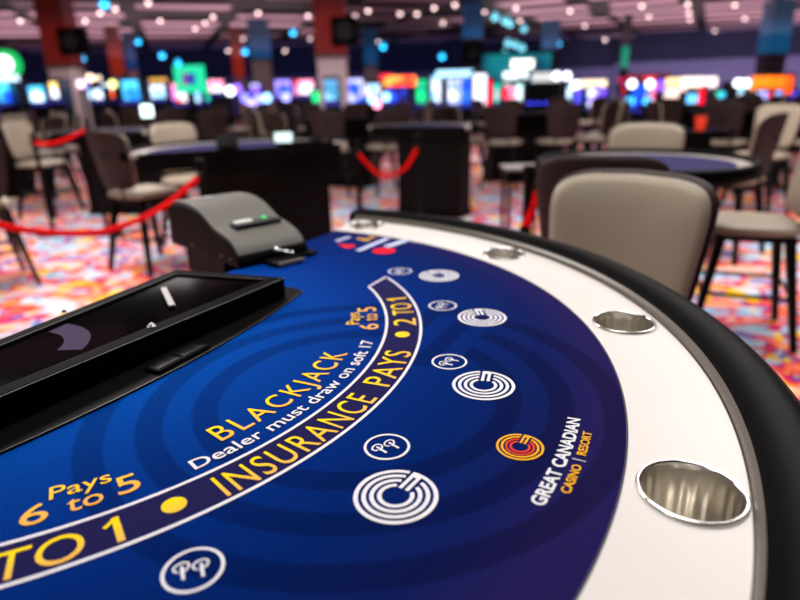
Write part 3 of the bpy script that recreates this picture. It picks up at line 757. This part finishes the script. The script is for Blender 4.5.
# ------------------------------------------------------------------ pillars
def pillar(px, py_split, d, w, rgb_top, label, py_top=0, rgb_mid=None, speaker=None, st=1.0, base=(226, 210, 206), bot_y=110):
    p = at_y(px, 89, d); zs = at_y(px, py_split, d).z
    t = thing('pillar', label, 'pillar', (p.x, d, 0))
    w *= .82
    bm = bmesh.new(); box(bm, (0, 0, zs/2), (w*.95, w*.95, zs)); obj('column_base', bm, mat('pillar_stone_'+str(base), base, .6), t, bevel=.02)
    bm = bmesh.new(); box(bm, (0, 0, (zs+CEIL+.1)/2), (w, w, CEIL+.1-zs)); obj('emissive_shaft', bm, emit('shaft_light_'+str(rgb_top), rgb_top, st, tuple(int(v*.6) for v in rgb_top), .6), t)  # coloured light on the upper shaft is put in as emission
    bm = bmesh.new(); box(bm, (0, 0, zs), (w*1.12, w*1.12, .08)); obj('collar', bm, mat('collar_grey', (90, 84, 84), .5), t)
    if speaker:
        q = at_y(*speaker, d-w*.5-.1)
        s = thing('loudspeaker', 'black loudspeaker on the '+label, 'loudspeaker', (q.x, d-w*.5-.203, q.z), 0)
        bm = bmesh.new(); box(bm, (0, 0, 0), (.62, .4, .62)); obj('cabinet', bm, M_BLACK, s, bevel=.03)
        bm = bmesh.new(); cyl(bm, (0, -.2, 0), (0, -.215, 0), .2, .2, 24); obj('cone', bm, mat('cone_black', (20, 20, 22), .6), s)
    return t
pillar(70, 67, 17, .82, (120, 15, 8), 'red lit pillar at left', speaker=(76, 42), st=.5)
pillar(334, 57, 16, .88, (130, 17, 9), 'red lit pillar right of centre with pale base', speaker=(345, 32), st=.6)
pillar(264, 60, 24, .8, (14, 70, 120), 'blue lit pillar left of the centre red pillar', st=.8)
pillar(472, 40, 22, .75, (16, 78, 130), 'blue lit pillar right of the neon signs', speaker=(472, 54), st=.8, base=(60, 60, 80))
pillar(766, 55, 22.5, .85, (10, 84, 130), 'blue lit pillar at the right edge', st=.7, base=(90, 86, 104))
pillar(548, 50, 28, .75, (14, 84, 140), 'small blue lit pillar above the white signs', st=.8, base=(30, 30, 50))
pillar(241, 78, 28, .5, (150, 34, 14), 'small red lit pillar beside the blue one', st=.7)
pillar(121, 76, 26, .5, (150, 36, 10), 'small red lit pillar between the left red pillar and the green screen', st=.7)
pillar(136, 70, 28, .4, (14, 60, 120), 'small blue pillar beside the small red one', st=.7)
pillar(372, 66, 30, .75, (12, 70, 120), 'distant blue pillar beside the centre red pillar', st=.7)
pillar(622, 78, 26, .3, (30, 30, 40), 'thin dark pillar left of the yellow headed slot machines', st=.2, base=(24, 22, 30))

# ------------------------------------------------------------------ slot machines
def ztop(px, py, d): return at_y(px, py, d).z
SN = 0
SBOX = []
def slot(px, y0, y1, wpx, rgb, rgb2, where, d=19, header=None, st=2.2, hy=None, deck=None):
    """screen spans pixels y0..y1"""
    while True:
        p = at_y(px, 89, d); w = wpx*d/F_PX; ww = max(w+.08, .36)/2+.03
        if not any(abs(p.x-q[0]) < ww+q[2] and abs(d-q[1]) < .85 for q in SBOX): break
        d += .15
    SBOX.append((p.x, d, ww))
    z0 = max(.25, ztop(px, y1, d)); z1 = ztop(px, y0, d)
    t = thing('slot_machine', where, 'slot machine', (p.x, d, 0))
    wb = max(w+.08, .36); hh = z1+.08
    bm = bmesh.new(); box(bm, (0, .3, hh/2), (wb, .5, hh)); obj('cabinet', bm, mat('slot_cabinet', (16, 15, 22), .35), t, bevel=.02)
    bm = bmesh.new(); box(bm, (0, .04, (z0+z1)/2), (w, .03, z1-z0)); obj('screen', bm, emit('screen_%s_%s' % (rgb, rgb2), rgb, st, rgb2, 2.6), t)
    bm = bmesh.new(); box(bm, (0, -.08, max(.2, z0-.08)), (wb*.95, .3, .05)); obj('button_deck', bm, emit('deck_%s' % str(deck or (60, 60, 190)), deck or (60, 60, 190), .8), t)
    if header:
        ha, hb = header[1], header[2]; za, zb = ztop(px, hb, d), ztop(px, ha, d)
        bm = bmesh.new(); box(bm, (0, .2, (za+zb)/2), (header[3]*d/F_PX if len(header) > 3 else wb, .12, zb-za)); obj('topper', bm, emit('topper_%s' % str(header[0]), header[0], 2.2), t)
    return t
WH = (235, 240, 255); CY_ = (70, 190, 240); BL = (20, 70, 220); PU = (120, 80, 235); RD = (235, 20, 50); GR = (0, 215, 120); PK = (255, 150, 190); OR = (255, 90, 20); YE = (255, 214, 130); TE = (0, 190, 170); LB = (140, 200, 255)
L = 'distant slot machine with '
slots = [
 (6, 80, 102, 18, CY_, BL, L+'cyan screen under the round green sign', 18, None),
 (34, 86, 102, 16, CY_, WH, L+'pale cyan screen left of the left red pillar', 20, None),
 (53, 82, 98, 7, YE, WH, L+'narrow yellowish screen at the left red pillar', 16, None),
 (84, 82, 90, 10, PU, WH, L+'small violet lights right of the left red pillar', 20, None),
 (94, 89, 99, 13, CY_, WH, L+'low cyan white screen right of the left red pillar', 19, ((240, 220, 190), 76, 80, 10)),
 (108, 84, 98, 12, WH, OR, L+'white and orange screen', 20, None),
 (130, 80, 100, 15, CY_, (20, 120, 240), L+'tall bright blue screen between dark cabinets', 18, None),
 (157, 85, 98, 13, WH, LB, L+'white blue screen left of the big green screen', 20, ((190, 140, 60), 78, 82)),
 (170, 84, 100, 12, PK, (230, 120, 220), L+'pink screen left of the big green screen', 20.6, None),
 (180, 90, 102, 9, OR, WH, L+'orange screen below the big green screen', 19, None),
 (194, 88, 102, 9, WH, LB, L+'white screen below the big green screen', 19, None),
 (206, 85, 101, 9, CY_, GR, L+'cyan green screen right of the big green screen', 21, None),
 (216, 80, 92, 14, PK, WH, L+'pink white glowing screen', 20, None),
 (255, 84, 94, 8, WH, PU, L+'white lamp lights before the blue pillar', 19, None),
 (283, 80, 96, 15, (150, 130, 240), BL, L+'violet blue screen left of the centre pillar', 20, None),
 (294, 80, 95, 7, RD, PK, L+'narrow red screen left of the centre pillar', 20.8, None),
 (306, 80, 94, 14, PK, WH, L+'pink and white screen left of the centre pillar', 19, None),
 (316, 92, 102, 8, GR, GR, L+'low green screen at the foot of the centre pillar', 18, None),
 (331, 80, 100, 12, LB, (60, 130, 170), L+'sky blue glow added for the reflection on the centre pillar', 14, None),  # machine added to imitate the cyan reflection on the pillar
 (353, 79, 102, 19, (190, 190, 250), BL, L+'wide blue screen right of the centre pillar', 19, None),
 (372, 84, 95, 15, YE, LB, L+'pale yellow screen right of the wide blue one', 20, None),
 (395, 88, 103, 18, BL, (30, 20, 120), L+'deep blue screen under the red neon sign', 20, None),
 (422, 80, 103, 10, GR, (0, 150, 110), L+'green screen right of the red neon sign', 20, None),
 (436, 76, 102, 8, LB, WH, L+'narrow pale blue screen right of the green one', 20, None),
 (455, 79, 104, 12, WH, (130, 150, 230), L+'white column screen under the cyan header', 19, ((170, 225, 255), 70, 77, 34)),
 (467, 79, 104, 8, (40, 110, 190), BL, L+'dark blue screen beside the white column screen', 20, None),
 (480, 74, 105, 12, WH, (240, 225, 250), L+'tall white screen with red sides', 18, ((255, 255, 255), 74, 80, 13)),
 (489, 80, 105, 5, RD, RD, L+'red edge strip beside the tall white screen', 18.4, None),
 (497, 84, 102, 9, (200, 200, 200), TE, L+'grey teal screen before the teal wall', 20, None),
 (509, 88, 104, 11, RD, PK, L+'red and pink screen before the teal wall', 19, ((255, 240, 230), 84, 89, 8)),
 (521, 84, 104, 9, WH, (190, 240, 235), L+'white screen left of the black kiosk', 19, None),
 (561, 84, 107, 8, TE, (0, 150, 140), L+'teal column screen right of the black kiosk', 20, None),
 (569, 86, 105, 6, WH, LB, L+'thin white screen right of the teal column', 19, None),
 (578, 88, 103, 7, PU, BL, L+'violet screen left of the cream header', 20, None),
 (594, 88, 106, 10, WH, PU, L+'violet white screen under the cream header', 19, ((255, 232, 190), 80, 87, 26)),
 (604, 88, 104, 6, PU, (60, 40, 170), L+'narrow violet screen under the cream header', 19.4, None),
 (628, 82, 101, 9, RD, (40, 60, 200), L+'red arched top and blue lights', 20, ((200, 20, 60), 78, 82, 14)),
 (639, 84, 108, 14, BL, (10, 60, 160), L+'tall royal blue screen between red arches', 19, None),
 (651, 82, 103, 9, LB, RD, L+'white and cyan lamps right of the royal blue screen', 19.5, ((255, 60, 60), 77, 80, 10)),
 (660, 80, 90, 8, (170, 80, 240), PU, L+'violet screen beside the cream header at right', 20, None),
 (675, 88, 107, 22, (255, 225, 215), (235, 200, 190), L+'large peach screen under the long yellow header', 19, ((255, 214, 150), 78, 87, 24)),
 (694, 94, 103, 10, LB, CY_, L+'sky blue lamp screen right of the peach one', 18.5, ((255, 240, 225), 77, 87, 18)),
 (703, 88, 107, 6, RD, (180, 0, 20), L+'red strip between the sky blue lamps', 19, None),
 (711, 94, 103, 10, LB, CY_, L+'second sky blue lamp screen, beside the red strip', 18.5, ((255, 240, 235), 77, 87, 14)),
 (722, 92, 105, 8, GR, CY_, L+'green topped cyan screen', 18, None),
 (729, 104, 112, 7, (150, 120, 255), WH, L+'low bright violet lamp', 16, None),
 (736, 84, 100, 8, (200, 180, 150), (120, 120, 160), L+'dim beige screen behind the stools', 20, None),
 (745, 86, 104, 10, (120, 200, 220), WH, L+'pale aqua screen left of the green strip', 19, None),
 (753, 88, 106, 6, GR, (0, 200, 120), L+'green strip screen left of the orange header', 18.5, None),
 (764, 91, 111, 10, (190, 190, 240), (130, 140, 220), L+'lavender screen under the orange header, left', 17, ((255, 120, 20), 76, 90, 16)),
 (771, 92, 114, 4, RD, RD, L+'slim red strip between the lavender screens', 17.3, None),
 (779, 91, 111, 9, (190, 190, 240), (130, 140, 220), L+'lavender screen under the orange header, right', 17, ((255, 110, 20), 76, 90, 16)),
 (789, 76, 94, 6, (255, 70, 20), OR, L+'orange red strip at the right edge', 17.3, None),
 (797, 92, 112, 7, PU, BL, L+'violet blue screen cut off by the right edge', 18, None),
]
for s in slots:
    slot(s[0], s[1], s[2], s[3], s[4], s[5], s[6], d=s[7], header=s[8])
# small bright lamps near the machines
def lamp(px, py, r, rgb, label, d=17, st=4, group=None):
    p = at_y(px, py, d); t = thing('signal_lamp', label, 'lamp', (p.x, d, 0), group=group)
    bm = bmesh.new(); cyl(bm, (0, 0, 0), (0, 0, p.z), .03, .03, 8); obj('pole', bm, M_BLACKM, t)
    bm = bmesh.new(); bmesh.ops.create_uvsphere(bm, u_segments=16, v_segments=10, radius=r, matrix=Matrix.Translation((0, 0, p.z))); obj('bulb', bm, emit('lamp_'+str(rgb)+str(st), rgb, st), t, smooth=True)
for i, (px, py, rgb) in enumerate([(230, 91, WH), (237, 89, PU), (245, 98, (110, 110, 230)), (259, 99, (130, 130, 230)), (267, 98, LB), (251, 104, (170, 150, 220)), (286, 97, (140, 140, 230)), (372, 99, LB), (377, 104, PK), (386, 97, LB),
        (330, 109, (190, 225, 255)), (632, 84, WH), (650, 84, WH), (630, 101, CY_), (648, 101, CY_), (575, 85, WH), (557, 76, WH), (567, 76, WH), (738, 83, WH), (746, 83, WH), (763, 120, (110, 110, 240)), (773, 121, (200, 140, 255)), (727, 120, (130, 110, 255)), (735, 116, (120, 190, 240)), (81, 84, (220, 190, 220)), (90, 78, (220, 190, 160)), (113, 84, (200, 210, 120))]):
    hue = 'white' if rgb == WH else 'pink' if rgb == PK else 'pale blue' if rgb in (LB, CY_, (190, 225, 255), (120, 190, 240)) else 'yellowish' if rgb[2] < 170 else 'violet'
    lamp(px, py, .10, rgb, 'out of focus %s lamp among the slot machines' % hue, 13.9+.11*i, 4, '%s lamps among the slot machines' % hue)
# lit white display on a table at left
lit_display(at_y(147, 110, 7.0).x, 7.0, TOP, .13, .13, 0, 0, (225, 255, 250), 'bright white square display above the beige chairs at left', 3, .09)

# signs
def sign(px, py, wpx, hpx, d, rgb, label, st=2.5, rgb2=None, shape='box', name='lit_sign', inner=None, scale=3):
    p = at_y(px, py, d); k = d/F_PX
    t = thing(name, label, 'sign', (p.x, d, 0))
    bm = bmesh.new(); cyl(bm, (0, .2, 0), (0, .2, p.z), .04, .04, 10); obj('post', bm, M_BLACKM, t)
    bm = bmesh.new()
    if shape == 'box': box(bm, (0, .1, p.z), (wpx*k, .18, hpx*k))
    else: cyl(bm, (0, .19, p.z), (0, .01, p.z), wpx*k/2, wpx*k/2, 32)
    obj('lit_face', bm, emit('sign_'+str(rgb)+str(rgb2), rgb, st, rgb2, scale), t)
    if inner:
        bm = bmesh.new()
        if shape == 'box': box(bm, (0, -.02, p.z), (inner[0]*k, .04, inner[1]*k))
        else: cyl(bm, (0, .0, p.z), (0, -.05, p.z), inner[0]*k/2, inner[0]*k/2, 24)
        obj('inner_face', bm, emit('sign_in_'+str(inner[2])+str(inner[4] if len(inner) > 4 else ''), inner[2], inner[3], inner[4] if len(inner) > 4 else None, 4), t)
sign(189, 79, 27, 24, 17, (0, 205, 150), 'square green screen with a small blue picture in the middle', 1.5, inner=(12, 10, (30, 60, 190), 1.0, (190, 60, 90)))
sign(5, 64, 25, 25, 17.5, (0, 190, 90), 'round green sign with a white middle at the left edge', 1.3, shape='disc', inner=(15, 15, (255, 255, 255), 3))
sign(4, 78, 20, 6, 16.6, (200, 230, 250), 'pale strip sign below the round green sign', 2)
sign(400, 81, 30, 9, 18, (255, 60, 30), 'red and orange neon sign at centre', 2.6, (255, 150, 60))
sign(386, 77, 12, 5, 18.4, (230, 20, 50), 'short crimson neon sign left of the orange one', 2)
sign(523, 64, 20, 8, 21, (255, 250, 240), 'white oval sign, upper of two before the teal wall', 2.6)
sign(516, 75, 22, 6, 21.5, (235, 250, 250), 'white strip sign, lower of two before the teal wall', 2.2)
sign(547, 77, 26, 8, 20, (225, 225, 225), 'pale sign above the black kiosk', 1.2)
sign(635, 55, 5, 20, 20, (0, 130, 100), 'narrow vertical green sign high on the thin pillar', 1.0) if False else None
sign(626, 57, 5, 18, 24, (30, 150, 120), 'narrow vertical green sign above the slot machines', 1.0)
sign(600, 106, 8, 5, 18.2, (60, 60, 200), 'small blue strip light beside the violet screens', 1.5)
sign(650, 76, 40, 4, 20.5, (130, 10, 30), 'dark red arch light above the royal blue slot machine', .8)
# teal lit wall feature
p = at_y(508, 72, 26); t = thing('teal_light_wall', 'glowing teal partition behind the white signs', 'light wall', (p.x, 26, 0))
bm = bmesh.new(); box(bm, (0, 0, 1.25), (3.4, .2, 2.5)); obj('glowing_panel', bm, emit('teal_glow', (0, 130, 140), 1.0, (0, 70, 100), .6), t)
bm = bmesh.new(); box(bm, (0, 0, 2.55), (3.6, .3, .1)); obj('top_rail', bm, M_BLACKM, t)
# black kiosk
p = at_y(543, 95, 16); zt = ztop(543, 82, 16); t = thing('kiosk', 'black kiosk with a row of small blue lights', 'kiosk', (p.x, 16, 0))
bm = bmesh.new(); box(bm, (0, .2, zt/2), (34*16/F_PX, .4, zt)); obj('cabinet', bm, M_BLACK, t, bevel=.02)
for k, px in enumerate((529, 537, 545, 552)):
    q = at_y(px, 105, 16); bm = bmesh.new(); bmesh.ops.create_uvsphere(bm, u_segments=12, v_segments=8, radius=.07, matrix=Matrix.Translation((q.x-p.x, -.02, q.z))); obj('blue_light', bm, emit('kiosk_blue', (50, 60, 240), 3), t)

# ------------------------------------------------------------------ ceiling lights
def downlights(pts, r, rgb, st, label, cat, group, d_fix=None):
    first = None
    for px, py in pts:
        q = at_z(px, py, CEIL-.03)
        if q.y > 36: q = at_y(px, py, 28)
        if first is None:
            t = thing('ceiling_light', label, cat, tuple(q), group=group)
            bm = bmesh.new(); sweep(bm, [(r, 0), (r*1.25, 0), (r*1.25, .05), (r, .05)], 0, 360, 24); obj('bezel', bm, M_BLACKM, t)
            bm = bmesh.new(); cyl(bm, (0, 0, .05), (0, 0, CEIL+.14-q.z), .015, .015, 8); obj('drop_rod', bm, M_BLACKM, t)
            bm = bmesh.new(); bmesh.ops.create_uvsphere(bm, u_segments=16, v_segments=10, radius=r, matrix=Matrix.Translation((0, 0, -.02))); obj('lens', bm, emit('down_'+str(rgb), rgb, st), t)
            first = t
        else: dup(first, tuple(q), 0, label, group)
W_PTS = [(148, 2), (205, 22), (195, 28), (213, 16), (243, 38), (258, 12), (308, 15), (310, 38), (354, 18), (355, 15), (368, 10), (378, 41), (400, 13), (417, 13), (434, 7), (443, 22), (484, 11), (516, 7), (465, 47), (545, 27), (585, 25), (605, 39), (649, 16), (642, 5), (689, 12), (690, 19), (688, 3), (735, 4), (780, 6), (60, 52), (85, 20), (20, 20), (115, 8), (160, 20), (228, 50), (285, 50), (520, 20), (570, 10), (100, 12), (455, 4), (340, 4), (745, 18), (715, 30)]
downlights(W_PTS, .065, (255, 215, 215), 4.5, 'small round white downlight in the dark ceiling grid', 'ceiling light', 'white ceiling downlights')
B_PTS = [(104, 3), (138, 41), (82, 58), (162, 55), (245, 51), (293, 32), (383, 46), (442, 56), (558, 43), (178, 62)]
downlights(B_PTS, .12, (40, 180, 245), 5, 'round cyan spotlight in the dark ceiling grid', 'ceiling light', 'cyan ceiling spotlights')
T_PTS = [(505, 20), (510, 23), (508, 42), (515, 44), (522, 47), (505, 53), (512, 55), (520, 57), (495, 16), (524, 28)]
downlights(T_PTS, .14, (110, 200, 220), 2.5, 'dim teal ceiling spotlight above the white signs', 'ceiling light', 'teal ceiling spotlights')
MATS_TMP = bpy.data.materials.get('tmp')
if MATS_TMP: bpy.data.materials.remove(MATS_TMP)
